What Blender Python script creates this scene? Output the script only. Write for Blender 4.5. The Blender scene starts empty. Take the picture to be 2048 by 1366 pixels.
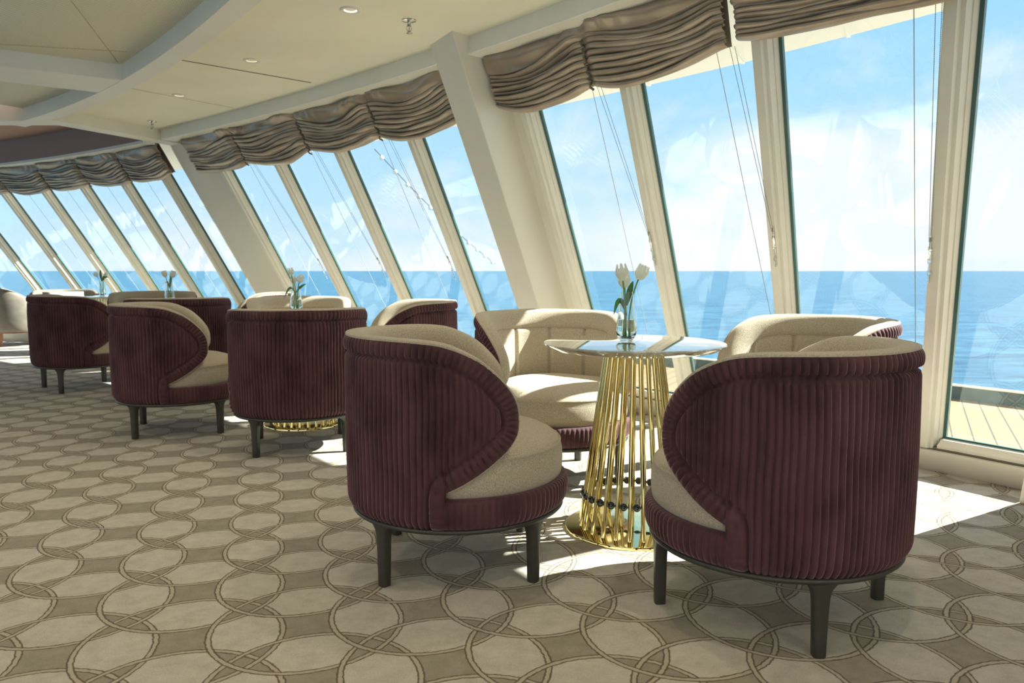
import bpy, bmesh, math, random
import numpy as np
from mathutils import Vector, Matrix

random.seed(7)
rng = np.random.default_rng(7)
R = math.radians
sc = bpy.context.scene
COL = sc.collection

# ------------------------------------------------------------------ camera
EYE = 1.03
FPX = 1520.0
cam_d = bpy.data.cameras.new('camera')
cam = bpy.data.objects.new('camera', cam_d)
COL.objects.link(cam)
cam_d.sensor_width = 36.0
cam_d.lens = FPX / 2048.0 * 36.0
cam.location = (0, 0, EYE)
cam.rotation_euler = (R(90) - math.atan(142 / FPX), 0, 0)
cam_d.clip_end = 60000
cam_d.dof.use_dof = True
cam_d.dof.focus_distance = 2.75
cam_d.dof.aperture_fstop = 5.6
sc.camera = cam

# ------------------------------------------------------------------ view + sky + sun
vs = sc.view_settings
vs.view_transform = 'Standard'
vs.look = 'None'
vs.gamma = 1.0
vs.use_curve_mapping = False
vs.exposure = 0.95

SUN_AZ, SUN_EL = R(13.0), R(40.5)
SKY_STRENGTH = 0.90
world = bpy.data.worlds.new('sky')
sc.world = world
world.use_nodes = True
nt = world.node_tree
nt.nodes.clear()


def N(nt, typ, **kw):
    n = nt.nodes.new(typ)
    for k, v in kw.items():
        if k == 'ins':
            for a, b in v.items():
                n.inputs[a].default_value = b
        else:
            setattr(n, k, v)
    return n


def L(nt, a, b):
    nt.links.new(a, b)


def M(nt, op, a, b=None, c=None, clamp=False):
    n = nt.nodes.new('ShaderNodeMath')
    n.operation = op
    n.use_clamp = clamp
    for i, x in enumerate((a, b, c)):
        if x is None:
            continue
        if isinstance(x, (int, float)):
            n.inputs[i].default_value = x
        else:
            nt.links.new(x, n.inputs[i])
    return n.outputs[0]


def MIX(nt, fac, a, b, blend='MIX'):
    n = nt.nodes.new('ShaderNodeMix')
    n.data_type = 'RGBA'
    n.blend_type = blend
    for i, x in ((0, fac), (6, a), (7, b)):
        if isinstance(x, (int, float)):
            n.inputs[i].default_value = x
        elif isinstance(x, tuple):
            n.inputs[i].default_value = (*x[:3], 1)
        else:
            nt.links.new(x, n.inputs[i])
    return n.outputs[2]


def RAMP(nt, fac, stops, interp='LINEAR'):
    n = nt.nodes.new('ShaderNodeValToRGB')
    n.color_ramp.interpolation = interp
    el = n.color_ramp.elements
    while len(el) < len(stops):
        el.new(0.5)
    for e, (p, c) in zip(el, stops):
        e.position = p
        e.color = (*c, 1)
    nt.links.new(fac, n.inputs[0])
    return n.outputs[0]


g = N(nt, 'ShaderNodeTexCoord')
sep = N(nt, 'ShaderNodeSeparateXYZ')
L(nt, g.outputs['Generated'], sep.inputs[0])
sky_h = M(nt, 'MAXIMUM', sep.outputs[2], 0.0)
blue = RAMP(nt, sky_h, [(0.0, (0.50, 0.60, 0.70)), (0.08, (0.39, 0.55, 0.69)), (0.30, (0.255, 0.475, 0.68)), (0.8, (0.15, 0.34, 0.64))])
# puffy cloud banks low above the sea
mp = N(nt, 'ShaderNodeMapping')
mp.inputs['Scale'].default_value = (1.0, 1.0, 1.9)
L(nt, g.outputs['Generated'], mp.inputs[0])
cn = N(nt, 'ShaderNodeTexNoise', ins={'Scale': 4.2, 'Detail': 7.0, 'Roughness': 0.55, 'Distortion': 0.25})
L(nt, mp.outputs[0], cn.inputs['Vector'])
bias = RAMP(nt, sky_h, [(0.0, (0.64,) * 3), (0.08, (0.55,) * 3), (0.15, (0.43,) * 3), (0.26, (0.28,) * 3), (0.6, (0.2,) * 3)])
side = M(nt, 'MULTIPLY', M(nt, 'ADD', sep.outputs[0], 0.02), 0.34)
cl = M(nt, 'ADD', M(nt, 'ADD', cn.outputs['Fac'], bias), side)
cloud = RAMP(nt, cl, [(0.92, (0, 0, 0)), (1.0, (0.8, 0.8, 0.8)), (1.0, (1, 1, 1))])
cfac = M(nt, 'MULTIPLY_ADD', cl, 4.0, -3.75, clamp=True)
skycol = MIX(nt, cfac, blue, (0.66, 0.655, 0.675))
# extra sky brightness added behind the camera as fill for the lounge
astern_fill = M(nt, 'MULTIPLY_ADD', sep.outputs[1], -2.2, 0.1, clamp=True)
astern_fill = M(nt, 'MULTIPLY', astern_fill, M(nt, 'MULTIPLY_ADD', sep.outputs[2], 4.0, 0.3, clamp=True))
skycol = MIX(nt, astern_fill, skycol, (0.75, 0.71, 0.64))
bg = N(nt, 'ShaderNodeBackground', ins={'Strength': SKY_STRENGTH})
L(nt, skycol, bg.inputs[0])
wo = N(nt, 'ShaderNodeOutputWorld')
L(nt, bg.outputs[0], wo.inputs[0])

sun_d = bpy.data.lights.new('sun', 'SUN')
sun_d.energy = 12.5
sun_d.angle = R(0.6)
sun_d.color = (1.0, 0.95, 0.86)
sun = bpy.data.objects.new('sun', sun_d)
COL.objects.link(sun)
sv = Vector((math.cos(SUN_AZ) * math.cos(SUN_EL), math.sin(SUN_AZ) * math.cos(SUN_EL), math.sin(SUN_EL)))
sun.rotation_euler = sv.to_track_quat('Z', 'Y').to_euler()

# ------------------------------------------------------------------ ship frame of the lounge
# the bow wall is a curve f(l) in ship axes, raked aft along DH per metre of height
AX = R(61.9)
EF = np.array([math.cos(AX), math.sin(AX)])
EL = np.array([-EF[1], EF[0]])
WC = [4.514988, 0.508994, -0.0455720, 0.00353098, -0.000185520]
DH = 0.70119 * np.array([math.cos(-2.059475), math.sin(-2.059475)])
CEIL = 2.30
BEAM = 2.206


def W(l):
    l = np.asarray(l, float)
    w = sum(c * l ** i for i, c in enumerate(WC))
    return w


def dW(l):
    return sum(i * c * l ** (i - 1) for i, c in enumerate(WC) if i)


def lf(l, f, z):
    p = l * EL + f * EF
    return (float(p[0]), float(p[1]), float(z))


def tang(l):
    s = dW(l)
    t = EL + s * EF
    return t / np.linalg.norm(t)


def inward(l):
    s = dW(l)
    n = -(EF - s * EL)
    return n / np.linalg.norm(n)


def S(l, off, z, shear=True, t=0.0):
    p = l * EL + W(l) * EF + off * inward(l) + t * tang(l)
    if shear:
        p = p + DH * z
    return (float(p[0]), float(p[1]), float(z))


# ------------------------------------------------------------------ mesh helpers
def mesh_obj(name, verts, faces, mat, parent=None, smooth=False, auto=None):
    me = bpy.data.meshes.new(name)
    me.from_pydata([tuple(map(float, v)) for v in verts], [], faces)
    me.update()
    if smooth:
        me.polygons.foreach_set('use_smooth', [True] * len(me.polygons))
    if mat:
        me.materials.append(mat)
    o = bpy.data.objects.new(name, me)
    COL.objects.link(o)
    if parent is not None:
        o.parent = parent
    if auto is not None and smooth:
        me.set_sharp_from_angle(angle=R(auto))
    return o


class MB:
    def __init__(self):
        self.v, self.f = [], []

    def add(self, verts, faces):
        b = len(self.v)
        self.v += [tuple(map(float, x)) for x in verts]
        self.f += [tuple(b + i for i in f) for f in faces]
        return self

    def grid(self, P, cu=False, cv=False, flip=False):
        P = np.asarray(P, float)
        nu, nv = P.shape[:2]
        fs = []
        for i in range(nu if cu else nu - 1):
            for j in range(nv if cv else nv - 1):
                a, b = i * nv + j, ((i + 1) % nu) * nv + j
                c, d = ((i + 1) % nu) * nv + (j + 1) % nv, i * nv + (j + 1) % nv
                fs.append((a, d, c, b) if flip else (a, b, c, d))
        return self.add(P.reshape(-1, 3), fs)

    def box(self, c, s, rz=0.0):
        cx, cy, cz = c
        co, si = math.cos(rz), math.sin(rz)
        vs = []
        for dx in (-.5, .5):
            for dy in (-.5, .5):
                for dz in (-.5, .5):
                    x, y = dx * s[0], dy * s[1]
                    vs.append((cx + x * co - y * si, cy + x * si + y * co, cz + dz * s[2]))
        return self.add(vs, [(0, 1, 3, 2), (4, 6, 7, 5), (0, 4, 5, 1), (2, 3, 7, 6), (0, 2, 6, 4), (1, 5, 7, 3)])

    def tube(self, pts, r, n=8, caps=True):
        pts = [np.array(p, float) for p in pts]
        rs = r if hasattr(r, '__len__') else [r] * len(pts)
        rings = []
        up = np.array([0.0, 0, 1])
        t0 = pts[1] - pts[0]
        t0 /= np.linalg.norm(t0)
        if abs(t0 @ up) > 0.95:
            up = np.array([1.0, 0, 0])
        u = np.cross(t0, up)
        u /= np.linalg.norm(u)
        for i, p in enumerate(pts):
            t = pts[min(i + 1, len(pts) - 1)] - pts[max(i - 1, 0)]
            t /= np.linalg.norm(t)
            u = u - t * (u @ t)
            u /= np.linalg.norm(u)
            w = np.cross(t, u)
            rings.append([p + rs[i] * (math.cos(a) * u + math.sin(a) * w) for a in np.linspace(0, 2 * math.pi, n, endpoint=False)])
        b = len(self.v)
        self.grid(np.array(rings), cv=True)
        if caps:
            self.f.append(tuple(b + i for i in range(n))[::-1])
            e = b + (len(pts) - 1) * n
            self.f.append(tuple(e + i for i in range(n)))
        return self

    def lathe(self, prof, n=48, c=(0, 0, 0)):
        P = np.array([[(c[0] + r * math.cos(a), c[1] + r * math.sin(a), c[2] + z) for a in np.linspace(0, 2 * math.pi, n, endpoint=False)] for r, z in prof])
        return self.grid(P, cv=True, flip=True)

    def sphere(self, c, r, nu=10, nv=8, sc_=(1, 1, 1)):
        P = [[(c[0] + sc_[0] * r * math.sin(t) * math.cos(a), c[1] + sc_[1] * r * math.sin(t) * math.sin(a), c[2] + sc_[2] * r * math.cos(t))
              for a in np.linspace(0, 2 * math.pi, nu, endpoint=False)] for t in np.linspace(0.02, math.pi - 0.02, nv)]
        return self.grid(np.array(P), cv=True)

    def octa(self, c, r):
        x, y, z = c
        return self.add([(x + r, y, z), (x - r, y, z), (x, y + r, z), (x, y - r, z), (x, y, z + r), (x, y, z - r)],
                        [(0, 2, 4), (2, 1, 4), (1, 3, 4), (3, 0, 4), (2, 0, 5), (1, 2, 5), (3, 1, 5), (0, 3, 5)])

    def build(self, name, mat, parent=None, smooth=False, auto=None):
        return mesh_obj(name, self.v, self.f, mat, parent, smooth, auto)


def tag(o, label=None, cat=None, group=None, kind=None):
    if label:
        o['label'] = label
    if cat:
        o['category'] = cat
    if group:
        o['group'] = group
    if kind:
        o['kind'] = kind
    return o


def empty(name, loc=(0, 0, 0), rz=0.0):
    o = bpy.data.objects.new(name, None)
    o.location = loc
    o.rotation_euler = (0, 0, rz)
    o.empty_display_size = 0.1
    COL.objects.link(o)
    return o


def copy_tree(o, parent=None):
    c = o.copy()
    COL.objects.link(c)
    c.parent = parent
    for ch in list(o.children):
        copy_tree(ch, c)
    return c


def struct(o, label=None):
    o['kind'] = 'structure'
    if label:
        o['label'] = label
    return o


# ------------------------------------------------------------------ materials
def mat_new(name):
    m = bpy.data.materials.new(name)
    m.use_nodes = True
    t = m.node_tree
    t.nodes.clear()
    out = N(t, 'ShaderNodeOutputMaterial')
    b = N(t, 'ShaderNodeBsdfPrincipled')
    L(t, b.outputs[0], out.inputs[0])
    return m, t, b


def simple(name, col, rough=0.5, metal=0.0, noise=0.0, nscale=30.0, bump=0.0, spec=None, coat=0.0, dim='Object'):
    m, t, b = mat_new(name)
    b.inputs['Base Color'].default_value = (*col, 1)
    b.inputs['Roughness'].default_value = rough
    b.inputs['Metallic'].default_value = metal
    if spec is not None:
        b.inputs['Specular IOR Level'].default_value = spec
    if coat:
        b.inputs['Coat Weight'].default_value = coat
        b.inputs['Coat Roughness'].default_value = 0.05
    if noise or bump:
        tc = N(t, 'ShaderNodeTexCoord')
        nz = N(t, 'ShaderNodeTexNoise', ins={'Scale': nscale, 'Detail': 4.0})
        L(t, tc.outputs[dim], nz.inputs['Vector'])
        if noise:
            lo = tuple(c * (1 - noise) for c in col)
            hi = tuple(min(1, c * (1 + noise)) for c in col)
            L(t, RAMP(t, nz.outputs['Fac'], [(0.3, lo), (0.7, hi)]), b.inputs['Base Color'])
        if bump:
            bp = N(t, 'ShaderNodeBump', ins={'Strength': bump, 'Distance': 0.002})
            L(t, nz.outputs['Fac'], bp.inputs['Height'])
            L(t, bp.outputs[0], b.inputs['Normal'])
    return m


MAT = {}
MAT['paint'] = simple('cream_paint', (0.76, 0.71, 0.60), 0.45, noise=0.03, nscale=3)
MAT['frame'] = simple('window_frame_paint', (0.80, 0.755, 0.64), 0.35, noise=0.04, nscale=6)
MAT['beam'] = simple('beam_paint', (0.85, 0.815, 0.72), 0.4, noise=0.03, nscale=3)
MAT['ceiling'] = simple('ceiling_panel', (0.90, 0.86, 0.69), 0.5, noise=0.05, nscale=1.3)
MAT['groove'] = simple('dark_groove', (0.16, 0.14, 0.10), 0.7)
MAT['seam'] = simple('ceiling_seam', (0.50, 0.45, 0.32), 0.7)
MAT['far_ceiling'] = simple('far_ceiling_brown', (0.42, 0.25, 0.17), 0.7, noise=0.1, nscale=2)
MAT['mauve'] = simple('mauve_fascia', (0.40, 0.29, 0.26), 0.95, spec=0.1)
MAT['shaded_edge'] = simple('shaded_edge_green', (0.05, 0.13, 0.12), 0.3)  # outer frame edge under the overhang, its shade put into the dark green
MAT['bronze'] = simple('bronze_grey_metal', (0.055, 0.055, 0.045), 0.38, metal=0.35, noise=0.1, nscale=40)
MAT['brass'] = simple('polished_brass', (0.90, 0.76, 0.36), 0.07, metal=1.0)
MAT['bead'] = simple('black_glass_bead', (0.012, 0.013, 0.015), 0.08, coat=0.8)
MAT['chrome'] = simple('chrome', (0.65, 0.65, 0.62), 0.18, metal=1.0)
MAT['white_trim'] = simple('white_enamel', (0.8, 0.78, 0.72), 0.4)
MAT['cord'] = simple('cord_grey', (0.45, 0.44, 0.42), 0.6)
MAT['chain'] = simple('steel_bead_chain', (0.22, 0.22, 0.22), 0.3, metal=0.7)
MAT['wood'] = simple('brown_wood', (0.22, 0.10, 0.05), 0.45, noise=0.3, nscale=12)
MAT['petal'] = simple('white_petal', (0.86, 0.87, 0.80), 0.5, noise=0.05, nscale=20)
MAT['stem'] = simple('green_stem', (0.16, 0.36, 0.06), 0.45, noise=0.25, nscale=30)
MAT['leaf'] = simple('green_leaf', (0.06, 0.20, 0.035), 0.4, noise=0.3, nscale=14)
MAT['kerb'] = simple('teal_kerb', (0.035, 0.085, 0.10), 0.25, noise=0.3, nscale=5)
MAT['soffit'] = simple('overhang_white', (0.82, 0.77, 0.68), 0.5)


def petals_translucent():
    t = MAT['petal'].node_tree
    b = [n for n in t.nodes if n.type == 'BSDF_PRINCIPLED'][0]
    out = [n for n in t.nodes if n.type == 'OUTPUT_MATERIAL'][0]
    tl = N(t, 'ShaderNodeBsdfTranslucent')
    tl.inputs[0].default_value = (0.88, 0.90, 0.80, 1)
    mx = N(t, 'ShaderNodeMixShader', ins={0: 0.45})
    L(t, b.outputs[0], mx.inputs[1])
    L(t, tl.outputs[0], mx.inputs[2])
    L(t, mx.outputs[0], out.inputs[0])


petals_translucent()


def boucle(name, col):
    m, t, b = mat_new(name)
    tc = N(t, 'ShaderNodeTexCoord')
    nz = N(t, 'ShaderNodeTexNoise', ins={'Scale': 260.0, 'Detail': 3.0, 'Roughness': 0.7})
    L(t, tc.outputs['Object'], nz.inputs['Vector'])
    lo = tuple(c * 0.62 for c in col)
    hi = tuple(min(1, c * 1.28) for c in col)
    L(t, RAMP(t, nz.outputs['Fac'], [(0.3, lo), (0.72, hi)]), b.inputs['Base Color'])
    b.inputs['Roughness'].default_value = 0.95
    b.inputs['Specular IOR Level'].default_value = 0.1
    b.inputs['Sheen Weight'].default_value = 0.25
    bp = N(t, 'ShaderNodeBump', ins={'Strength': 0.55, 'Distance': 0.003})
    L(t, nz.outputs['Fac'], bp.inputs['Height'])
    L(t, bp.outputs[0], b.inputs['Normal'])
    return m


MAT['boucle'] = boucle('beige_boucle', (0.50, 0.435, 0.33))
MAT['cushion'] = boucle('pale_cushion_weave', (0.36, 0.36, 0.33))
MAT['greyvelvet'] = simple('taupe_velvet', (0.19, 0.165, 0.135), 0.8, noise=0.25, nscale=6)


def velvet():
    m, t, b = mat_new('plum_velvet')
    tc = N(t, 'ShaderNodeTexCoord')
    nz = N(t, 'ShaderNodeTexNoise', ins={'Scale': 7.0, 'Detail': 4.0, 'Roughness': 0.6})
    mp_ = N(t, 'ShaderNodeMapping')
    mp_.inputs['Scale'].default_value = (1, 1, 0.6)
    L(t, tc.outputs['Object'], mp_.inputs[0])
    L(t, mp_.outputs[0], nz.inputs['Vector'])
    L(t, RAMP(t, nz.outputs['Fac'], [(0.32, (0.046, 0.019, 0.023)), (0.5, (0.086, 0.036, 0.041)), (0.7, (0.108, 0.047, 0.052))]), b.inputs['Base Color'])
    b.inputs['Roughness'].default_value = 0.75
    b.inputs['Specular IOR Level'].default_value = 0.2
    b.inputs['Sheen Weight'].default_value = 0.8
    b.inputs['Sheen Roughness'].default_value = 0.35
    b.inputs['Sheen Tint'].default_value = (0.85, 0.60, 0.66, 1)
    return m


MAT['velvet'] = velvet()


def satin():
    m, t, b = mat_new('bronze_satin')
    tc = N(t, 'ShaderNodeTexCoord')
    nz = N(t, 'ShaderNodeTexNoise', ins={'Scale': 5.0, 'Detail': 3.0})
    L(t, tc.outputs['Object'], nz.inputs['Vector'])
    L(t, RAMP(t, nz.outputs['Fac'], [(0.3, (0.33, 0.26, 0.195)), (0.7, (0.45, 0.36, 0.28))]), b.inputs['Base Color'])
    b.inputs['Roughness'].default_value = 0.33
    b.inputs['Metallic'].default_value = 0.32
    return m


MAT['satin'] = satin()


def carpet():
    m, t, b = mat_new('ring_carpet')
    tc = N(t, 'ShaderNodeTexCoord')
    # wobble of the hand-drawn outlines
    wn = N(t, 'ShaderNodeTexNoise', ins={'Scale': 60.0, 'Detail': 2.0})
    L(t, tc.outputs['Object'], wn.inputs['Vector'])
    mp_ = N(t, 'ShaderNodeMapping', vector_type='TEXTURE')
    s = 0.3389
    a = 0.2949
    ox, oy = -0.7096, 1.9207
    u = s / 2
    mp_.inputs['Location'].default_value = (ox, oy, 0)
    mp_.inputs['Rotation'].default_value = (0, 0, a)
    mp_.inputs['Scale'].default_value = (u, u, 1)
    L(t, tc.outputs['Object'], mp_.inputs[0])
    sp = N(t, 'ShaderNodeSeparateXYZ')
    L(t, mp_.outputs[0], sp.inputs[0])
    # ring centres sit half a lattice step from the crossings
    x = M(t, 'FLOORED_MODULO', M(t, 'ADD', sp.outputs[0], 1.0), 2.0)
    y = M(t, 'FLOORED_MODULO', M(t, 'ADD', sp.outputs[1], 1.0), 2.0)
    RR = 1.595
    cnt = None
    lines = []
    for cx in (0.0, 2.0):
        for cy in (0.0, 2.0):
            dx = M(t, 'SUBTRACT', x, cx)
            dy = M(t, 'SUBTRACT', y, cy)
            d = M(t, 'SQRT', M(t, 'ADD', M(t, 'MULTIPLY', dx, dx), M(t, 'MULTIPLY', dy, dy)))
            e = M(t, 'SUBTRACT', d, RR)
            e = M(t, 'ADD', e, M(t, 'MULTIPLY_ADD', wn.outputs['Fac'], 0.05, -0.025))
            ins_ = M(t, 'MULTIPLY_ADD', e, -60.0, 0.5, clamp=True)
            cnt = ins_ if cnt is None else M(t, 'ADD', cnt, ins_)
            lines.append(M(t, 'ABSOLUTE', e))
    light = M(t, 'SUBTRACT', 1.0, M(t, 'ABSOLUTE', M(t, 'SUBTRACT', cnt, 2.0)), clamp=True)
    fib = N(t, 'ShaderNodeTexNoise', ins={'Scale': 210.0, 'Detail': 3.0, 'Roughness': 0.85})
    L(t, tc.outputs['Object'], fib.inputs['Vector'])
    mot = N(t, 'ShaderNodeTexNoise', ins={'Scale': 16.0, 'Detail': 4.0, 'Roughness': 0.65})
    L(t, tc.outputs['Object'], mot.inputs['Vector'])
    vary = M(t, 'ADD', M(t, 'MULTIPLY', fib.outputs['Fac'], 0.55), M(t, 'MULTIPLY', mot.outputs['Fac'], 0.45))
    lightc = RAMP(t, vary, [(0.33, (0.38, 0.35, 0.29)), (0.52, (0.53, 0.495, 0.42)), (0.7, (0.62, 0.585, 0.51))])
    brownc = RAMP(t, vary, [(0.33, (0.225, 0.195, 0.145)), (0.52, (0.315, 0.28, 0.215)), (0.7, (0.39, 0.35, 0.275))])
    col = MIX(t, light, brownc, lightc)
    for a_ in lines:
        dark = M(t, 'MULTIPLY_ADD', a_, -70.0, 70 * 0.065, clamp=True)
        lite = M(t, 'MULTIPLY_ADD', a_, -90.0, 90 * 0.036, clamp=True)
        col = MIX(t, M(t, 'MULTIPLY', dark, 0.95), col, (0.115, 0.09, 0.058))
        col = MIX(t, lite, col, (0.45, 0.395, 0.30))
    L(t, col, b.inputs['Base Color'])
    b.inputs['Roughness'].default_value = 1.0
    b.inputs['Specular IOR Level'].default_value = 0.02
    b.inputs['Sheen Weight'].default_value = 0.15
    bp = N(t, 'ShaderNodeBump', ins={'Strength': 0.5, 'Distance': 0.004})
    L(t, vary, bp.inputs['Height'])
    L(t, bp.outputs[0], b.inputs['Normal'])
    return m


MAT['carpet'] = carpet()


def perforated():
    m, t, b = mat_new('perforated_panel')
    tc = N(t, 'ShaderNodeTexCoord')
    mp_ = N(t, 'ShaderNodeMapping')
    mp_.inputs['Rotation'].default_value = (0, 0, R(30))
    mp_.inputs['Scale'].default_value = (70, 70, 70)
    L(t, tc.outputs['Object'], mp_.inputs[0])
    sp = N(t, 'ShaderNodeSeparateXYZ')
    L(t, mp_.outputs[0], sp.inputs[0])
    fx = M(t, 'SUBTRACT', M(t, 'FRACT', sp.outputs[0]), 0.5)
    fy = M(t, 'SUBTRACT', M(t, 'FRACT', sp.outputs[1]), 0.5)
    d = M(t, 'ADD', M(t, 'MULTIPLY', fx, fx), M(t, 'MULTIPLY', fy, fy))
    hole = M(t, 'LESS_THAN', d, 0.045)
    L(t, MIX(t, hole, (0.82, 0.77, 0.60), (0.46, 0.41, 0.28)), b.inputs['Base Color'])
    b.inputs['Roughness'].default_value = 0.5
    return m


MAT['perforated'] = perforated()


def glass_pane():
    m = bpy.data.materials.new('window_glass')
    m.use_nodes = True
    t = m.node_tree
    t.nodes.clear()
    out = N(t, 'ShaderNodeOutputMaterial')
    lw = N(t, 'ShaderNodeLayerWeight', ins={'Blend': 0.5})
    f5 = M(t, 'POWER', lw.outputs['Facing'], 5.0)
    fac = M(t, 'MULTIPLY_ADD', f5, 0.85, 0.075, clamp=True)
    tr = N(t, 'ShaderNodeBsdfTransparent')
    tr.inputs[0].default_value = (0.85, 0.94, 0.95, 1)
    gl = N(t, 'ShaderNodeBsdfGlossy')
    gl.inputs['Roughness'].default_value = 0.004
    gl.inputs[0].default_value = (0.95, 1, 1, 1)
    mx = N(t, 'ShaderNodeMixShader')
    L(t, fac, mx.inputs[0])
    L(t, tr.outputs[0], mx.inputs[1])
    L(t, gl.outputs[0], mx.inputs[2])
    L(t, mx.outputs[0], out.inputs[0])
    return m


MAT['pane'] = glass_pane()


def clear_glass(name, col=(1, 1, 1), ior=1.45, rough=0.0):
    m, t, b = mat_new(name)
    b.inputs['Base Color'].default_value = (*col, 1)
    b.inputs['Roughness'].default_value = rough
    b.inputs['IOR'].default_value = ior
    b.inputs['Transmission Weight'].default_value = 1.0
    return m


MAT['vase_glass'] = clear_glass('clear_vase_glass', (0.84, 0.93, 0.91), 1.45)
MAT['water'] = clear_glass('water', (0.92, 0.97, 0.97), 1.33)
MAT['clear_plastic'] = clear_glass('clear_plastic', (0.95, 0.95, 0.92), 1.4, 0.15)


def stone_top():
    m, t, b = mat_new('polished_grey_stone')
    tc = N(t, 'ShaderNodeTexCoord')
    nz = N(t, 'ShaderNodeTexNoise', ins={'Scale': 6.0, 'Detail': 8.0, 'Distortion': 1.2})
    L(t, tc.outputs['Object'], nz.inputs['Vector'])
    L(t, RAMP(t, nz.outputs['Fac'], [(0.3, (0.34, 0.33, 0.28)), (0.48, (0.50, 0.49, 0.42)), (0.53, (0.72, 0.71, 0.64)), (0.58, (0.48, 0.47, 0.40))]), b.inputs['Base Color'])
    b.inputs['Roughness'].default_value = 0.03
    b.inputs['Specular IOR Level'].default_value = 0.9
    b.inputs['Coat Weight'].default_value = 1.0
    b.inputs['Coat IOR'].default_value = 2.0
    b.inputs['Coat Roughness'].default_value = 0.0
    return m


MAT['stone'] = stone_top()


def deck_mat():
    m, t, b = mat_new('teak_deck')
    tc = N(t, 'ShaderNodeTexCoord')
    mp_ = N(t, 'ShaderNodeMapping')
    mp_.inputs['Rotation'].default_value = (0, 0, -R(61.9))
    L(t, tc.outputs['Object'], mp_.inputs[0])
    sp = N(t, 'ShaderNodeSeparateXYZ')
    L(t, mp_.outputs[0], sp.inputs[0])
    fy = M(t, 'FRACT', M(t, 'DIVIDE', sp.outputs[1], 0.115))
    seam = M(t, 'LESS_THAN', fy, 0.085)
    L(t, MIX(t, seam, (0.25, 0.165, 0.085), (0.07, 0.06, 0.04)), b.inputs['Base Color'])
    b.inputs['Roughness'].default_value = 0.6
    return m


MAT['deck'] = deck_mat()


def sea_mat():
    m, t, b = mat_new('sea_water')
    tc = N(t, 'ShaderNodeTexCoord')
    mp_ = N(t, 'ShaderNodeMapping')
    mp_.inputs['Rotation'].default_value = (0, 0, R(25))
    mp_.inputs['Scale'].default_value = (0.25, 1.0, 1.0)
    L(t, tc.outputs['Object'], mp_.inputs[0])
    nz = N(t, 'ShaderNodeTexNoise', ins={'Scale': 0.16, 'Detail': 9.0, 'Roughness': 0.7})
    L(t, mp_.outputs[0], nz.inputs['Vector'])
    base = RAMP(t, nz.outputs['Fac'], [(0.36, (0.006, 0.040, 0.085)), (0.5, (0.016, 0.085, 0.15)), (0.64, (0.05, 0.15, 0.22))])
    n2 = N(t, 'ShaderNodeTexNoise', ins={'Scale': 0.09, 'Detail': 6.0, 'Roughness': 0.75})
    L(t, mp_.outputs[0], n2.inputs['Vector'])
    cap = M(t, 'MULTIPLY_ADD', n2.outputs['Fac'], 18.0, -12.6, clamp=True)
    L(t, MIX(t, cap, base, (0.8, 0.85, 0.88)), b.inputs['Base Color'])
    b.inputs['Roughness'].default_value = 0.35
    b.inputs['Specular IOR Level'].default_value = 0.3
    bp = N(t, 'ShaderNodeBump', ins={'Strength': 0.6, 'Distance': 0.8})
    L(t, nz.outputs['Fac'], bp.inputs['Height'])
    L(t, bp.outputs[0], b.inputs['Normal'])
    return m


MAT['sea'] = sea_mat()


def emitter(name, col, strength):
    m = bpy.data.materials.new(name)
    m.use_nodes = True
    t = m.node_tree
    t.nodes.clear()
    out = N(t, 'ShaderNodeOutputMaterial')
    e = N(t, 'ShaderNodeEmission', ins={'Strength': strength})
    e.inputs[0].default_value = (*col, 1)
    L(t, e.outputs[0], out.inputs[0])
    return m


MAT['lamp'] = emitter('lamp_glow', (1.0, 0.88, 0.66), 3.0)
MAT['lamp_dim'] = emitter('lamp_glow_dim', (1.0, 0.82, 0.55), 0.6)

# ------------------------------------------------------------------ room shell
LS = np.linspace(-3.4, 12.6, 97)


def strip(name, prof, l0, l1, mat, n=None, shear=True, smooth=True, closed=False):
    """sweep a section of (off, z) along the curved bow wall"""
    n = n or max(2, int((l1 - l0) / 0.12))
    P = [[S(l, o, z, shear) for o, z in prof] for l in np.linspace(l0, l1, n)]
    return MB().grid(np.array(P), cv=closed).build(name, mat, None, smooth, 35)


def plate(name, inner, outer, z, mat, thick, up):
    """slab between two polylines at height z"""
    a = [(*p, z) for p in inner]
    b = [(*p, z) for p in outer]
    z2 = z + thick * up
    c = [(*p, z2) for p in outer]
    d = [(*p, z2) for p in inner]
    return MB().grid(np.array([a, b, c, d]), cu=True).build(name, mat)


def P2(l, f):
    p = l * EL + f * EF
    return (float(p[0]), float(p[1]))


# floor
struct(plate('floor', [P2(l, -3.2) for l in LS], [S(l, -0.02, 0)[:2] for l in LS], 0.0, MAT['carpet'], 0.08, -1),
       'carpet of interlaced beige rings over brown ground')

# curved ceiling rib (seen from below between the smooth and perforated panels)
rib_l = np.array([-2.5, -0.5, 1.2, 2.68, 4.44, 4.86, 6.38])
rib_f = np.array([-0.6, 0.65, 1.72, 2.47, 3.12, 3.26, 3.62])
RL = np.linspace(-2.5, 6.55, 60)
coef = np.polyfit(rib_l, rib_f, 3)
RF = np.polyval(coef, RL)
RB = RF + 0.125


def between(l):
    return float(np.interp(l, RL, RF))


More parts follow.
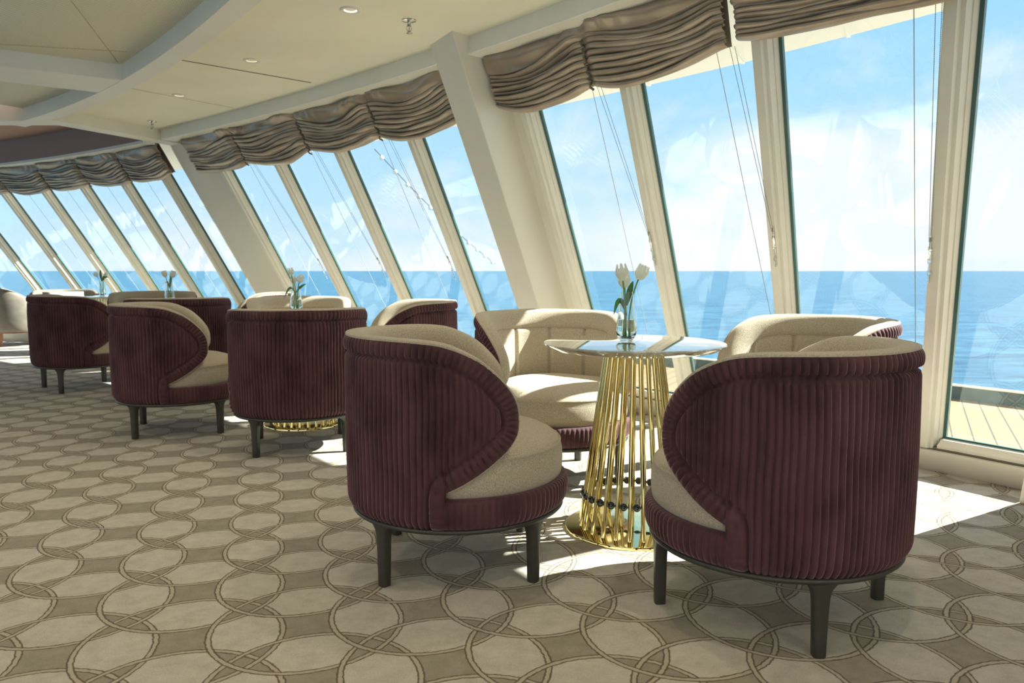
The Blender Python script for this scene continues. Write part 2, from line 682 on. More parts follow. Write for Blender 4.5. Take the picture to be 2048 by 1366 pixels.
# smooth ceiling (window side), perforated ceiling (inner side), far ceiling
lsm = np.linspace(-3.4, 6.25, 70)
struct(plate('ceiling', [P2(l, np.interp(l, RL, RB) - 0.06) for l in lsm], [S(l, -0.10, CEIL)[:2] for l in lsm], CEIL, MAT['ceiling'], 0.06, 1),
       'smooth cream ceiling panels along the windows')
lsp = np.linspace(-3.4, 6.3, 60)
struct(plate('ceiling.001', [P2(l, -2.6) for l in lsp], [P2(l, np.interp(l, RL, RF) + 0.06) for l in lsp], CEIL + 0.004, MAT['perforated'], 0.06, 1),
       'perforated cream ceiling tiles inside the curved rib')
lfc = np.linspace(6.2, 12.6, 40)
struct(plate('ceiling.002', [P2(l, -2.6) for l in lfc], [S(l, -0.10, 2.48)[:2] for l in lfc], 2.48, MAT['far_ceiling'], 0.06, 1),
       'raised brown ceiling at the far end of the lounge')


def beam_poly(name, A, B, z0, z1, mat):
    a = [(*P2(*p), z0) for p in A]
    b = [(*P2(*p), z0) for p in B]
    c = [(*P2(*p), z1) for p in B]
    d = [(*P2(*p), z1) for p in A]
    mb = MB().grid(np.array([a, b, c, d]), cu=True, flip=True)
    n = len(A)
    mb.f.append((0, n, 2 * n, 3 * n))
    mb.f.append((n - 1, 4 * n - 1, 3 * n - 1, 2 * n - 1))
    return mb.build(name, mat)


struct(beam_poly('trim_1', list(zip(RL, RF)), list(zip(RL, RB)), BEAM, CEIL + 0.01, MAT['beam']), 'long curved ceiling rib')
struct(beam_poly('trim_2', [(6.10, 1.2), (5.60, 1.50)][0:0] or [(5.70, 1.0), (4.75, 2.60), (4.42, 3.16)], [(6.10, 1.15), (5.12, 2.80), (4.86, 3.30)], BEAM + 0.002, CEIL + 0.01, MAT['beam']),
       'short ceiling rib joining the curved rib at the upper left')
struct(beam_poly('trim_3', [(6.95, 1.2), (6.50, 3.50), (6.06, 3.70), (6.14, 4.95)], [(7.15, 1.2), (6.66, 3.62), (6.24, 3.84), (6.30, 4.98)], BEAM + 0.001, 2.49, MAT['beam']),
       'cross rib meeting the far pillar')

# ceiling panel seams
for i, (a, b, z) in enumerate([((4.01, 3.22), (3.70, 4.03), CEIL), ((3.59, 2.30), (4.39, 3.09), CEIL + .004), ((4.64, 2.55), (4.14, 2.98), CEIL + .004), ((4.95, 3.42), (4.80, 4.35), CEIL)]):
    pa, pb = np.array(P2(*a)), np.array(P2(*b))
    c = (pa + pb) / 2
    d = pb - pa
    wd = 0.012 if i == 0 else 0.003
    struct(MB().box((c[0], c[1], z - 0.0005), (np.linalg.norm(d), wd, 0.003), math.atan2(d[1], d[0])).build('trim_%d' % (4 + i), MAT['groove'] if i == 0 else MAT['seam']), 'thin seam in the ceiling')

# window head beam
HB = [(0.10, CEIL + 0.01), (0.10, BEAM + 0.004), (0.105, BEAM), (0.23, BEAM), (0.235, BEAM + 0.004), (0.235, CEIL + 0.01)]


def head(name, l0, l1, prof):
    n = max(3, int((l1 - l0) / 0.12))
    P = [[S(l, o, BEAM + 0.0 * z, True)[:2] + (z,) for o, z in prof] for l in np.linspace(l0, l1, n)]
    mb = MB().grid(np.array(P))
    k = len(prof)
    mb.f.append(tuple(range(k)))
    mb.f.append(tuple((n - 1) * k + i for i in range(k))[::-1])
    return mb.build(name, MAT['beam'])


struct(head('trim_10', -3.4, 2.17, HB), 'window head beam in the nearest bay')
struct(head('trim_11', 2.42, 6.05, HB), 'window head beam in the middle bay')
HF = [(0.10, 2.57), (0.10, BEAM + 0.004), (0.105, BEAM), (0.23, BEAM), (0.235, BEAM + 0.004), (0.235, BEAM + 0.03)]
struct(head('trim_12', 6.38, 12.6, HF), 'white lower edge of the far window head')
o_ = head('trim_13', 6.38, 12.6, [(0.12, 2.57), (0.12, BEAM + 0.03), (0.228, BEAM + 0.03), (0.228, 2.57)])
o_.data.materials[0] = MAT['mauve']
struct(o_, 'mauve fascia above the far windows')

# baseboard along the bow wall
struct(strip('baseboard_bow', [(-0.10, -0.01), (0.035, -0.01), (0.035, 0.105), (0.030, 0.117), (0.02, 0.122), (-0.10, 0.122)], -3.4, 12.6, MAT['paint'], closed=True),
       'low cream baseboard under the raked windows')
struct(strip('trim_14', [(-0.06, 0.118), (0.012, 0.118), (0.012, 0.140), (-0.06, 0.140)], -0.62, 12.6, MAT['groove'], closed=True), 'shadow gap above the baseboard')

# ------------------------------------------------------------------ pillars
HTOP = 2.31


def raked_prism(name, foot, z0, z1, mat, label, cap=True):
    b = [(p[0] + DH[0] * z0, p[1] + DH[1] * z0, z0) for p in foot]
    t = [(p[0] + DH[0] * z1, p[1] + DH[1] * z1, z1) for p in foot]
    n = len(foot)
    f = [(i, (i + 1) % n, n + (i + 1) % n, n + i) for i in range(n)]
    f += [tuple(range(n))[::-1], tuple(range(n, 2 * n))]
    o = mesh_obj(name, b + t, f, mat)
    md = o.modifiers.new('bevel', 'BEVEL')
    md.width = 0.006
    md.segments = 2
    return struct(o, label)


def pillar(name, A, hd, hb, wa, wb, label):
    a = np.array([math.cos(hd), math.sin(hd)])
    b = np.array([math.cos(hb), math.sin(hb)])
    A = np.array(A)
    foot = [A, A + wb * b, A + wb * b + wa * a, A + wa * a]
    return raked_prism(name, foot, 0.0, HTOP, MAT['paint'], label)


PB2 = np.array([-0.32, 4.18]) - DH * 2.3
PB3 = np.array([-3.20, 7.36]) - DH * 2.3
pillar('trim_20', PB2, R(119), R(44), 0.30, 0.33, 'raked cream pillar behind the nearest table')
pillar('trim_21', PB3, R(130), R(53), 0.28, 0.33, 'raked cream pillar farther along the windows')
pillar('trim_22', (2.345, 3.005), R(107), R(17), 0.31, 0.40, 'raked cream pillar at the right end of the nearest bay')


def panel(name, l0, l1, label, off=0.012):
    P = [[S(l, off, z) for z in (0.12, 2.31)] for l in np.linspace(l0, l1, max(2, int((l1 - l0) / .1) + 2))]
    Q = [[S(l, off - 0.06, z) for z in (2.31, 0.12)] for l in np.linspace(l0, l1, max(2, int((l1 - l0) / .1) + 2))]
    return struct(MB().grid(np.concatenate([np.array(P), np.array(Q)], 1), cv=True).build(name, MAT['paint']), label)


panel('wall_panel_1', 2.10, 2.52, 'pale blind panel beside the middle pillar')
panel('wall_panel_2', 5.74, 6.30, 'pale blind panel beside the farther pillar')
panel('wall_right', -3.4, -0.60, 'cream wall right of the windows')

# ------------------------------------------------------------------ mullions and panes
ML = [-0.072, 0.636, 1.347, 2.057, 3.129, 3.994, 4.844, 5.694, 6.735, 7.520, 8.326, 9.100, 9.870, 10.62, 11.36, 12.10]
MPROF = [(-.052, -.065), (-.052, -.040), (-.046, -.020), (-.042, -.020), (-.036, .012), (-.022, .014), (-.018, .036), (.022, .036), (.026, .014), (.042, .010), (.046, -.020), (.058, -.024), (.060, -.065)]
for i, l in enumerate(ML):
    b = [S(l, o, 0.13, True, t) for t, o in MPROF]
    t_ = [S(l, o, 2.28, True, t) for t, o in MPROF]
    n = len(MPROF)
    f = [(k, n + k, n + (k + 1) % n, (k + 1) % n) for k in range(n)] + [tuple(range(n)), tuple(range(n, 2 * n))[::-1]]
    m_ = struct(mesh_obj('trim_%d' % (30 + i), b + t_, f, MAT['frame']), 'raked cream window mullion')
    gs = MB()
    for s_ in (-1, 1):
        q = [(s_ * .050, -.064), (s_ * .068, -.064), (s_ * .068, -.048), (s_ * .050, -.048)]
        bb = [S(l, o, 0.17, True, t) for t, o in q]
        tt = [S(l, o, 2.28, True, t) for t, o in q]
        gs.add(bb + tt, [(k, 4 + k, 4 + (k + 1) % 4, (k + 1) % 4) for k in range(4)])
    gs.build('shaded_edge', MAT['shaded_edge'], m_)

edges = [(-0.62, ML[0])] + [(ML[i], ML[i + 1]) for i in range(3)] + [(2.52, ML[4])] + [(ML[i], ML[i + 1]) for i in range(4, 7)] + [(6.28, ML[8])] + [(ML[i], ML[i + 1]) for i in range(8, len(ML) - 1)] + [(ML[-1], 12.6)]
for i, (a, b) in enumerate(edges):
    a2, b2 = a + 0.05, b - 0.05
    prof = [(-.065, 0.135), (.012, 0.135), (.014, 0.150), (-.004, 0.165), (-.020, 0.182), (-.040, 0.186), (-.065, 0.19)]
    P = [[S(l, o, z) for o, z in prof] for l in np.linspace(a2, b2, 6)]
    w = struct(MB().grid(np.array(P), cv=True).build('window_%d' % (i + 1), MAT['frame']), 'raked window pane with cream bottom rail')
    G = [[S(l, -0.055, z) for z in (0.17, 2.30)] for l in np.linspace(a2, b2, 4)]
    MB().grid(np.array(G)).build('glass_pane', MAT['pane'], w)
    gk = [(-.064, 0.184), (-.048, 0.184), (-.048, 0.196), (-.064, 0.196)]
    MB().grid(np.array([[S(l, o, z) for o, z in gk] for l in np.linspace(a2, b2, 6)]), cv=True).build('shaded_edge', MAT['shaded_edge'], w)

# ------------------------------------------------------------------ outside: overhang, deck, kerb, sea
LO = np.linspace(-3.4, 12.6, 80)
struct(plate('trim_60', [S(l, -0.11, 2.33)[:2] for l in LO], [S(l, -0.02, 2.33, False)[:2] for l in LO], 2.33, MAT['soffit'], 0.10, 1), 'white overhang outside above the windows')
for i, l in enumerate((1.05, 0.42, 1.75, 2.9, 4.6)):
    a, b = np.array(S(l, -0.12, 2.33)[:2]), np.array(S(l, -0.03, 2.33, False)[:2])
    c, d = (a + b) / 2, b - a
    struct(MB().box((c[0], c[1], 2.327), (np.linalg.norm(d), 0.02, 0.006), math.atan2(d[1], d[0])).build('trim_%d' % (61 + i), MAT['beam']), 'joint strip under the overhang')
struct(plate('deck', [S(l, -0.08, 0, False)[:2] for l in LO], [S(l, -2.45, 0, False)[:2] for l in LO], -0.005, MAT['deck'], 0.1, -1), 'tan planked deck outside the windows')
KP = [(-2.43, -0.02), (-2.43, 0.10), (-2.58, 0.10), (-2.58, -0.02)]
struct(strip('trim_70', KP, -3.4, 12.6, MAT['kerb'], shear=False, closed=True), 'dark teal kerb at the deck edge')
struct(strip('trim_71', [(-2.42, 0.098), (-2.42, 0.112), (-2.46, 0.112), (-2.46, 0.098)], -3.4, 12.6, MAT['white_trim'], shear=False, closed=True), 'thin white line along the deck kerb')

sv_ = []
rad = [30, 60, 120, 300, 900, 3000, 12000, 45000]
P = [[(r * math.cos(a), r * math.sin(a), -29.0) for a in np.linspace(0, 2 * math.pi, 96, endpoint=False)] for r in rad]
sea = MB().grid(np.array(P), cv=True, flip=True).build('sea', MAT['sea'])
tag(sea, 'blue sea with scattered whitecaps out to the horizon', 'sea', None, 'stuff')

# ------------------------------------------------------------------ barrel chair
CR = 0.385
EDGE = np.array([(1.2095, .818), (1.04, .816), (.90, .815), (.78, .813), (.69, .807), (.638, .797), (.588, .778), (.537, .751), (.495, .717), (.455, .676),
                 (.424, .632), (.410, .589), (.408, .550), (.417, .513), (.446, .474), (.480, .446), (.512, .422), (.555, .393), (.600, .367), (.639, .348)])


def catmull(P, k=12):
    P = np.vstack([2 * P[0] - P[1], P, 2 * P[-1] - P[-2]])
    out = []
    for i in range(1, len(P) - 2):
        p0, p1, p2, p3 = P[i - 1:i + 3]
        for t in np.linspace(0, 1, k, endpoint=False):
            out.append(0.5 * ((2 * p1) + (-p0 + p2) * t + (2 * p0 - 5 * p1 + 4 * p2 - p3) * t * t + (-p0 + 3 * p1 - 3 * p2 + p3) * t ** 3))
    out.append(P[-2])
    return np.array(out)


EC = catmull(EDGE)
EXT = np.vstack([EC, [(.6445, .335), (.645, .30), (.645, .225)]])
tipi = int(EC[:, 0].argmin())
UP, LOW = EC[:tipi + 1][::-1], EC[tipi:]
S0 = EC[tipi, 0]


def ztop(s):
    return np.interp(s, UP[:, 0], UP[:, 1])


def zlow(s):
    return np.interp(s, LOW[:, 0], LOW[:, 1])


def edge_dist(s, z):
    """distance to the shell outline and arc position along it (arrays)"""
    A, B = EXT[:-1], EXT[1:]
    seg = B - A
    ln = np.linalg.norm(seg, axis=1)
    cum = np.concatenate([[0], np.cumsum(ln)])[:-1]
    P = np.stack([s, z], -1)[:, None, :]
    t = np.clip(((P - A) * seg).sum(-1) / (ln ** 2), 0, 1)
    D = np.linalg.norm(P - (A + t[..., None] * seg), axis=-1)
    i = D.argmin(1)
    k = np.arange(len(s))
    return D[k, i], cum[i] + t[k, i] * ln[i]


def cyl(s, r, z, side):
    """unrolled position s (from the seat front) to chair space; chair faces +X"""
    a = s / CR * side
    return np.stack([r * np.cos(a), r * np.sin(a), z], -1)


def wob(s, z, k=0.0):
    return 0.22 * np.sin(9 * z + 14 * s + k) + 0.16 * np.sin(23 * z - 6 * s + 2 * k) + 0.3 * np.sin(31 * s + k) + 0.15 * np.sin(77 * s + 3 * z)


def chair_meshes():
    D = {}
    # --- outer shell of gathered velvet
    bands = MB()
    pitch = 0.0205
    for side in (1, -1):
        nf = np.concatenate([S0 + 0.004 + (0.645 - S0 - 0.004) * (np.linspace(0, 1, 100) ** 1.6), np.linspace(0.6455, 1.2095, 250)])
        nz_ = 56
        cols = []
        for s in nf:
            zt = float(ztop(s))
            zl = 0.222 if s > 0.645 else float(zlow(s))
            zz = zl + (zt - zl) * (0.5 - 0.5 * np.cos(np.linspace(0, math.pi, nz_))) * 1.0
            ss = np.full(nz_, s)
            d, arc = edge_dist(ss, zz)
            seam = 0.057
            body = np.abs(np.sin(math.pi * (ss + 0.0) / pitch + wob(ss, zz, side) * 1.1)) ** 0.6 - 0.6
            band = np.abs(np.sin(math.pi * arc / 0.023 + 0.25 * np.sin(50 * arc))) ** 0.6 - 0.6
            w = np.clip((d - seam + 0.004) / 0.008, 0, 1)
            fade = np.clip(d / 0.02, 0, 1)
            amp = 0.0125
            r = CR + 0.004 * np.sin((zz - 0.22) / 0.58 * math.pi) + amp * (w * body * np.clip((d - seam) / 0.02, 0.3, 1) + (1 - w) * band * fade)
            r += (1 - w) * 0.007 * np.sin(np.clip(d / seam, 0, 1) * math.pi) ** 0.7
            r -= 0.014 * np.exp(-((d - seam) / 0.0055) ** 2)
            r -= 0.022 * np.clip((0.265 - zz) / 0.043, 0, 1) ** 2
            cols.append(cyl(ss, r, zz, side))
        bands.grid(np.array(cols), flip=(side == -1))
    D['outer_shell'] = (bands, MAT['velvet'])
    # --- velvet plinth band below the seat
    pb = MB()
    cols = []
    for s in np.linspace(-0.655, 0.655, 440):
        zz = np.array([.222, .226, .232, .242, .262, .285, .305, .314, .319, .320, .318])
        fl = np.abs(np.sin(math.pi * s / 0.022 + 0.5 * wob(np.array([s]), np.array([.3]))[0])) ** 0.6 - 0.6
        r = CR + 0.003 + 0.0075 * fl * np.array([0, .5, .8, 1, 1, 1, .9, .6, .3, 0, 0]) - np.array([.022, .018, .013, .007, .001, 0, 0.001, .005, .012, .03, .06])
        cols.append(cyl(np.full(len(zz), s), r, zz, 1))
    pb.grid(np.array(cols))
    D['base_band'] = (pb, MAT['velvet'])
    # --- rolled beige top rail following the outline
    PR = np.array([(-.003, -.003), (-.003, .003), (.002, .0055), (.007, .003), (.012, .004), (.028, .0075), (.046, .006), (.062, -.003), (.074, -.018), (.081, -.040), (.084, -.064), (.081, -.083), (.070, -.092)])
    tr = MB()
    e = EC[1:-1]
    tan = EC[2:] - EC[:-2]
    tan /= np.linalg.norm(tan, axis=1)[:, None]
    nrm = np.stack([tan[:, 1], -tan[:, 0]], -1)      # pointing out of the shell
    nrm = np.where((nrm[:, 1:2] < 0) & (e[:, 1:2] > .6), -nrm, nrm)
    # orient so that the normal points away from the shell centre
    cen = np.array([0.75, 0.55])
    flipm = ((e - cen) * nrm).sum(1) < 0
    nrm[flipm] *= -1
    for side in (1, -1):
        rows = []
        for k in range(len(e)):
            idx = k
            low = max(0.0, (k - (tipi + 2)) / max(1, len(e) - tipi - 2))
            sca = 1.0 - 0.88 * min(1, low * 1.3)
            pr = PR.copy()
            pr[4:] = pr[4:] * sca + (1 - sca) * np.array([.012, .004])
            ss = e[k, 0] + nrm[k, 0] * pr[:, 1]
            zz = e[k, 1] + nrm[k, 1] * pr[:, 1]
            # the inside surfaces are on a smaller radius; keep the band width true
            rows.append(cyl(ss, CR - pr[:, 0], zz, side))
        a0 = cyl(np.full(len(PR), 1.2095), CR - PR[:, 0], .818 + PR[:, 1], side)
        rows = [a0] + rows
        tr.grid(np.array(rows), flip=(side == 1))
    D['top_roll'] = (tr, MAT['boucle'])
    # --- padded inside panels with vertical seams
    ip = MB()
    for side in (1, -1):
        cols = []
        for s in np.linspace(0.49, 1.2095, 120):
            zt = float(ztop(s)) - 0.080
            zz = np.linspace(0.40, zt, 26)
            ph = s / CR
            seams = np.array([1.55, 2.20, 2.82])
            gq = np.min(np.abs(ph - seams))
            r = 0.306 + 0.013 * math.exp(-(gq / 0.024) ** 2) - 0.006 * np.sin(np.linspace(0, math.pi, 26)) + 0.0 * zz
            r = r + 0.012 * np.clip((zz - zt + 0.02) / 0.02, 0, 1)
            if s < 0.54:
                r = r + 0.05 * (0.54 - s) / 0.05
            cols.append(cyl(np.full(26, s), r, zz, side))
        ip.grid(np.array(cols), flip=(side == 1))
    D['inner_back'] = (ip, MAT['boucle'])
    # --- seat cushion
    prof = [(0.0, .505), (.10, .504), (.19, .499), (.26, .489), (.31, .474), (.34, .459), (.355, .447), (.3585, .441), (.362, .443), (.365, .439), (.365, .434), (.363, .431), (.369, .410), (.371, .38), (.370, .35), (.366, .326), (.355, .317), (0.0, .315)]
    st = MB()
    rows = []
    for r, z in prof:
        ring = []
        for a in np.linspace(0, 2 * math.pi, 96, endpoint=False):
            q = abs((a + math.pi) % (2 * math.pi) - math.pi)
            k = 1.0 if q < R(95) else 1.0 - 0.14 * min(1, (q - R(95)) / R(14))
            ring.append((r * k * math.cos(a), r * k * math.sin(a), z))
        rows.append(ring)
    st.grid(np.array(rows), cv=True, flip=True)
    D['seat_cushion'] = (st, MAT['boucle'])
    # --- metal base ring + legs
    rg = MB().lathe([(0.0, .221), (.34, .221), (.368, .2225), (.3735, .219), (.3735, .211), (.368, .206), (.34, .205), (0.0, .205)], 96)
    D['base_ring'] = (rg, MAT['bronze'])
    return D


CHD = chair_meshes()


def leg_mesh(a):
    """tapered leg that flares into the base ring; a = angle round the ring"""
    mb = MB()
    c = np.array([0.3465 * math.cos(a), 0.3465 * math.sin(a)])
    u = np.array([-math.sin(a), math.cos(a)])
    v = np.array([math.cos(a), math.sin(a)])
    rows = []
    for z, hw, hd in ((0, .0165, .0165), (.004, .0175, .0175), (.05, .0185, .018), (.10, .020, .0185), (.14, .0215, .019), (.165, .0235, .0195), (.180, .0265, .020), (.190, .031, .0205), (.198, .038, .021), (.206, .047, .021)):
        ring = []
        for k in np.linspace(0, 2 * math.pi, 20, endpoint=False):
            ck, sk = math.cos(k), math.sin(k)
            x = math.copysign(abs(ck) ** .55, ck) * hw
            y = math.copysign(abs(sk) ** .55, sk) * hd
            p = c + u * x + v * (y + 0.000)
            ring.append((p[0], p[1], z))
        rows.append(ring)
    mb.grid(np.array(rows), cv=True)
    mb.f.append(tuple(range(20))[::-1])
    return mb


def build_chair():
    t = empty('barrel_chair')
    for k in ('outer_shell', 'base_band', 'top_roll', 'inner_back', 'seat_cushion', 'base_ring'):
        mb, m = CHD[k]
        mb.build(k, m, t, True, 60 if k in ('base_ring', 'seat_cushion') else None)
    for a in (R(45), R(135), R(225), R(315)):
        leg_mesh(a).build('leg', MAT['bronze'], t, True, 50)
    return t


CHAIRS = [
    (0.806, 2.298, 137.5, 'plum velvet barrel chair closest to the camera, right of the nearest table', 'barrel chairs round the nearest table'),
    (-0.191, 2.673, 4.0, 'plum velvet barrel chair left of the nearest brass table, seen side on with beige seat', 'barrel chairs round the nearest table'),
    (0.207, 3.755, -71.0, 'barrel chair behind the nearest table showing its sunlit beige inside, by the middle pillar', 'barrel chairs round the nearest table'),
    (1.26, 3.31, 200.0, 'barrel chair by the window at far right, only its beige inner back and rim showing', 'barrel chairs round the nearest table'),
    (-1.249, 4.437, 106.0, 'plum barrel chair with its full back turned, in front of the second table', 'barrel chairs round the second table'),
    (-2.169, 4.906, 20.5, 'plum barrel chair left of the second table, side on with beige seat to the right', 'barrel chairs round the second table'),
    (-1.64, 5.87, -73.0, 'barrel chair behind the second table, grey beige inner back seen over a plum chair', 'barrel chairs round the second table'),
    (-0.775, 5.30, 195.0, 'barrel chair with plum outer side by the windows right of the second table', 'barrel chairs round the second table'),
    (-3.786, 6.658, 46.0, 'leftmost plum barrel chair, in front of the taupe armchair', 'barrel chairs round the third table'),
    (-2.66, 6.06, 112.0, 'lighter mauve looking barrel chair with back turned, in front of the third table', 'barrel chairs round the third table'),
    (-3.50, 7.42, -70.0, 'barrel chair behind the third table with only its pale inner rim showing', 'barrel chairs round the third table'),
    (-2.40, 7.10, 200.0, 'barrel chair by the farther pillar, cream rolled rim with a strip of sunlit plum', 'barrel chairs round the third table'),
]
ch0 = build_chair()
for i, (x, y, a, lab, grp) in enumerate(CHAIRS):
    o = ch0 if i == 0 else copy_tree(ch0)
    o.location = (x, y, 0)
    o.rotation_euler = (0, 0, R(a))
    tag(o, lab, 'chair', grp)


# ------------------------------------------------------------------ brass tables
def build_table():
    t = empty('pedestal_table')
    MB().lathe([(0, .750), (.345, .750), (.353, .7485), (.355, .745), (.353, .741), (.318, .722), (.31, .7205), (0, .7205)], 120).build('tabletop', MAT['stone'], t, True, 30)
    MB().lathe([(0, .722), (.125, .722), (.125, .712), (0, .712)], 48).build('hub_plate', MAT['brass'], t, True, 30)
    MB().lathe([(0, .013), (.258, .013), (.264, .0115), (.266, .008), (.266, 0.0), (0, 0.0)], 120).build('base_plate', MAT['brass'], t, True, 30)
    n = 24
    for k in range(n):
        a = 2 * math.pi * (k + .3) / n
        ca, sa = math.cos(a), math.sin(a)
        MB().tube([(.203 * ca, .203 * sa, .012), (.203 * ca - .004 * ca, .203 * sa - .004 * sa, .04), (.108 * ca, .108 * sa, .714)], .0088, 14).build('rod', MAT['brass'], t, True, 40)
    for k in range(n):
        a = 2 * math.pi * (k + .8) / n
        MB().sphere((.190 * math.cos(a), .190 * math.sin(a), .140), .0155, 16, 12).build('bead', MAT['bead'], t, True)
    ring = [(.190 * math.cos(a), .190 * math.sin(a), .140) for a in np.linspace(0, 2 * math.pi, 73)]
    MB().tube(ring, .003, 6).build('bead_string', MAT['bead'], t, True)
    return t


TABLES = [(0.48, 2.98, 'nearest round stone table on a flared cage of brass rods with beads'),
          (-1.40, 5.07, 'second brass rod table, its base showing beneath the plum chair with its back turned'),
          (-3.06, 6.78, 'third table, hidden behind the side on plum chairs, carrying a tulip vase'),
          (-4.49, 8.32, 'farthest small white topped table behind the leftmost plum chair')]
tb0 = build_table()
for i, (x, y, lab) in enumerate(TABLES):
    o = tb0 if i == 0 else copy_tree(tb0)
    o.location = (x, y, 0)
    o.rotation_euler = (0, 0, 0.02 * i)
    tag(o, lab, 'table', 'brass rod tables')


# ------------------------------------------------------------------ vases and tulips
def build_vase():
    t = empty('bud_vase')
    outer = [(0, 0), (.022, 0), (.026, .003), (.038, .022), (.0425, .040), (.0415, .055), (.036, .095), (.030, .140), (.0265, .180), (.0262, .196)]
    inner = [(.0240, .196), (.0243, .180), (.0275, .140), (.0335, .095), (.0388, .055), (.0395, .040), (.034, .025), (.020, .014), (0, .013)]
    MB().lathe(outer + inner, 48).build('glass_body', MAT['vase_glass'], t, True, 50)
    MB().lathe([(0, .0135), (.0195, .0145), (.0335, .0255), (.0390, .040), (.0383, .055), (.0345, .085), (0, .0851)], 48).build('water', MAT['water'], t, True, 50)
    return t


def tulip_meshes(base, mid, top, open_, size, leaves):
    """stem from base through mid to top; cupped blossom on top"""
    t = empty('tulip')
    base, mid, top = (np.array(p, float) for p in (base, mid, top))
    pts = [(1 - s) ** 2 * base + 2 * s * (1 - s) * mid + s * s * top for s in np.linspace(0, 1, 14)]
    MB().tube(pts, .0032, 8).build('stem', MAT['stem'], t, True)
    ax = top - mid
    ax /= np.linalg.norm(ax)
    q = Vector(ax).to_track_quat('Z', 'Y').to_matrix()
    for k in range(6):
        inner_ = k % 2
        a0 = k * math.pi / 3 + 0.2
        P = []
        for v in np.linspace(0, 1, 10):
            row = []
            wdt = math.sin(math.pi * min(1, (v * .86 + .13))) ** 0.7 * (0.62 + .1 * inner_)
            prof = 0.30 + 0.70 * math.sin(min(1, v * 1.5 + .1) * math.pi / 2) - (0.80 - 1.4 * open_) * max(0, v - .40) ** 1.3
            if v > .999:
                wdt = 0.34
            for u in np.linspace(-1, 1, 7):
                rr = size * 0.42 * prof * (1 - .06 * u * u) * (1 - 0.08 * inner_)
                aa = a0 + u * wdt
                z = size * (v * 0.95 - 0.03 - .13 * u * u * v)
                row.append(q @ Vector((rr * math.cos(aa), rr * math.sin(aa), z)))
            P.append([(top[0] + p[0], top[1] + p[1], top[2] + p[2]) for p in row])
        MB().grid(np.array(P)).build('petal', MAT['petal'], t, True)
    for (p0, p1, p2, w) in leaves:
        p0, p1, p2 = (np.array(p, float) for p in (p0, p1, p2))
        P = []
        for s in np.linspace(0, 1, 12):
            c = (1 - s) ** 2 * p0 + 2 * s * (1 - s) * p1 + s * s * p2
            d = 2 * (1 - s) * (p1 - p0) + 2 * s * (p2 - p1)
            d /= np.linalg.norm(d)
            sd = np.cross(d, np.array([0.3, 1, 0.2]))
            sd /= np.linalg.norm(sd)
            up = np.cross(sd, d)
            ww = w * math.sin(math.pi * (s * .93 + .05)) ** .8
            P.append([c + sd * ww * k + up * ww * .5 * abs(k) for k in (-1, -.5, 0, .5, 1)])
        MB().grid(np.array(P)).build('leaf', MAT['leaf'], t, True)
    return t


V1 = (0.457, 3.03)
tag(build_vase(), 'clear glass bud vase with three tulips on the nearest table', 'vase', 'bud vases').location = (V1[0], V1[1], .750)
vase0 = [o for o in COL.objects if o.name == 'bud_vase'][0]
VS = [(V1, 1.0), ((-1.446, 5.09), 1.0), ((-3.06, 6.80), 1.0), ((-4.49, 8.34), 1.0)]
VL = [None, 'clear glass bud vase on the second table behind the plum chair back', 'clear glass bud vase on the third table', 'clear glass bud vase on the farthest table, flowers wide open']
for i in (1, 2, 3):
    c = copy_tree(vase0)
    c.location = (VS[i][0][0], VS[i][0][1], .750)
    tag(c, VL[i], 'vase', 'bud vases')


def put(o, v, lab, grp='white tulips in the vases'):
    o.location = (v[0], v[1], .750)
    tag(o, lab, 'tulip', grp)


Z = .02
put(tulip_meshes((-.008, 0, Z), (-.004, 0, .15), (-.018, -.012, .243), .14, .070, [((0, 0, .10), (-.03, -.005, .22), (-.052, -.01, .105), .010)]), V1, 'left white tulip in the vase on the nearest table, its leaf hanging down')
put(tulip_meshes((.010, .005, Z), (.005, 0, .15), (.045, -.005, .246), .30, .066, [((.0, 0, .14), (.006, -.012, .20), (.022, -.015, .238), .012)]), V1, 'right white tulip in the vase on the nearest table, more open and leaning right')
put(tulip_meshes((0, .012, Z), (0, .012, .14), (-.006, .022, .212), .12, .068, []), V1, 'lower white tulip half hidden behind the others on the nearest table')
V = VS[1][0]
put(tulip_meshes((-.01, 0, Z), (-.006, 0, .15), (-.022, -.01, .250), .12, .056, [((0, 0, .12), (-.04, 0, .22), (-.075, -.01, .09), .008)]), V, 'upper left white tulip on the second table')
put(tulip_meshes((.01, 0, Z), (.008, 0, .15), (.028, -.01, .200), .12, .062, [((.0, 0, .13), (.03, 0, .18), (.07, 0, .19), .008)]), V, 'lower right white tulip on the second table')
put(tulip_meshes((0, .01, Z), (0, .01, .13), (-.012, .012, .195), .10, .055, []), V, 'small white tulip between the other two on the second table')
V = VS[2][0]
put(tulip_meshes((-.01, 0, Z), (-.005, 0, .15), (-.024, -.01, .225), .20, .062, [((0, 0, .12), (-.01, -.01, .2), (-.03, -.01, .17), .010)]), V, 'left white tulip on the third table')
put(tulip_meshes((.01, 0, Z), (.008, 0, .15), (.030, 0, .220), .26, .066, [((0, 0, .12), (.015, -.01, .2), (.02, -.01, .26), .011)]), V, 'right white tulip on the third table, opened wide')
V = VS[3][0]
put(tulip_meshes((-.01, 0, Z), (-.005, 0, .15), (-.040, -.01, .215), .42, .060, [((0, 0, .16), (-.02, -.01, .24), (.0, -.01, .29), .016)]), V, 'left wide open tulip on the farthest table')
put(tulip_meshes((.01, 0, Z), (.008, 0, .15), (.042, 0, .215), .42, .058, [((0, 0, .16), (.03, -.01, .24), (.075, -.01, .20), .018)]), V, 'right wide open tulip on the farthest table')


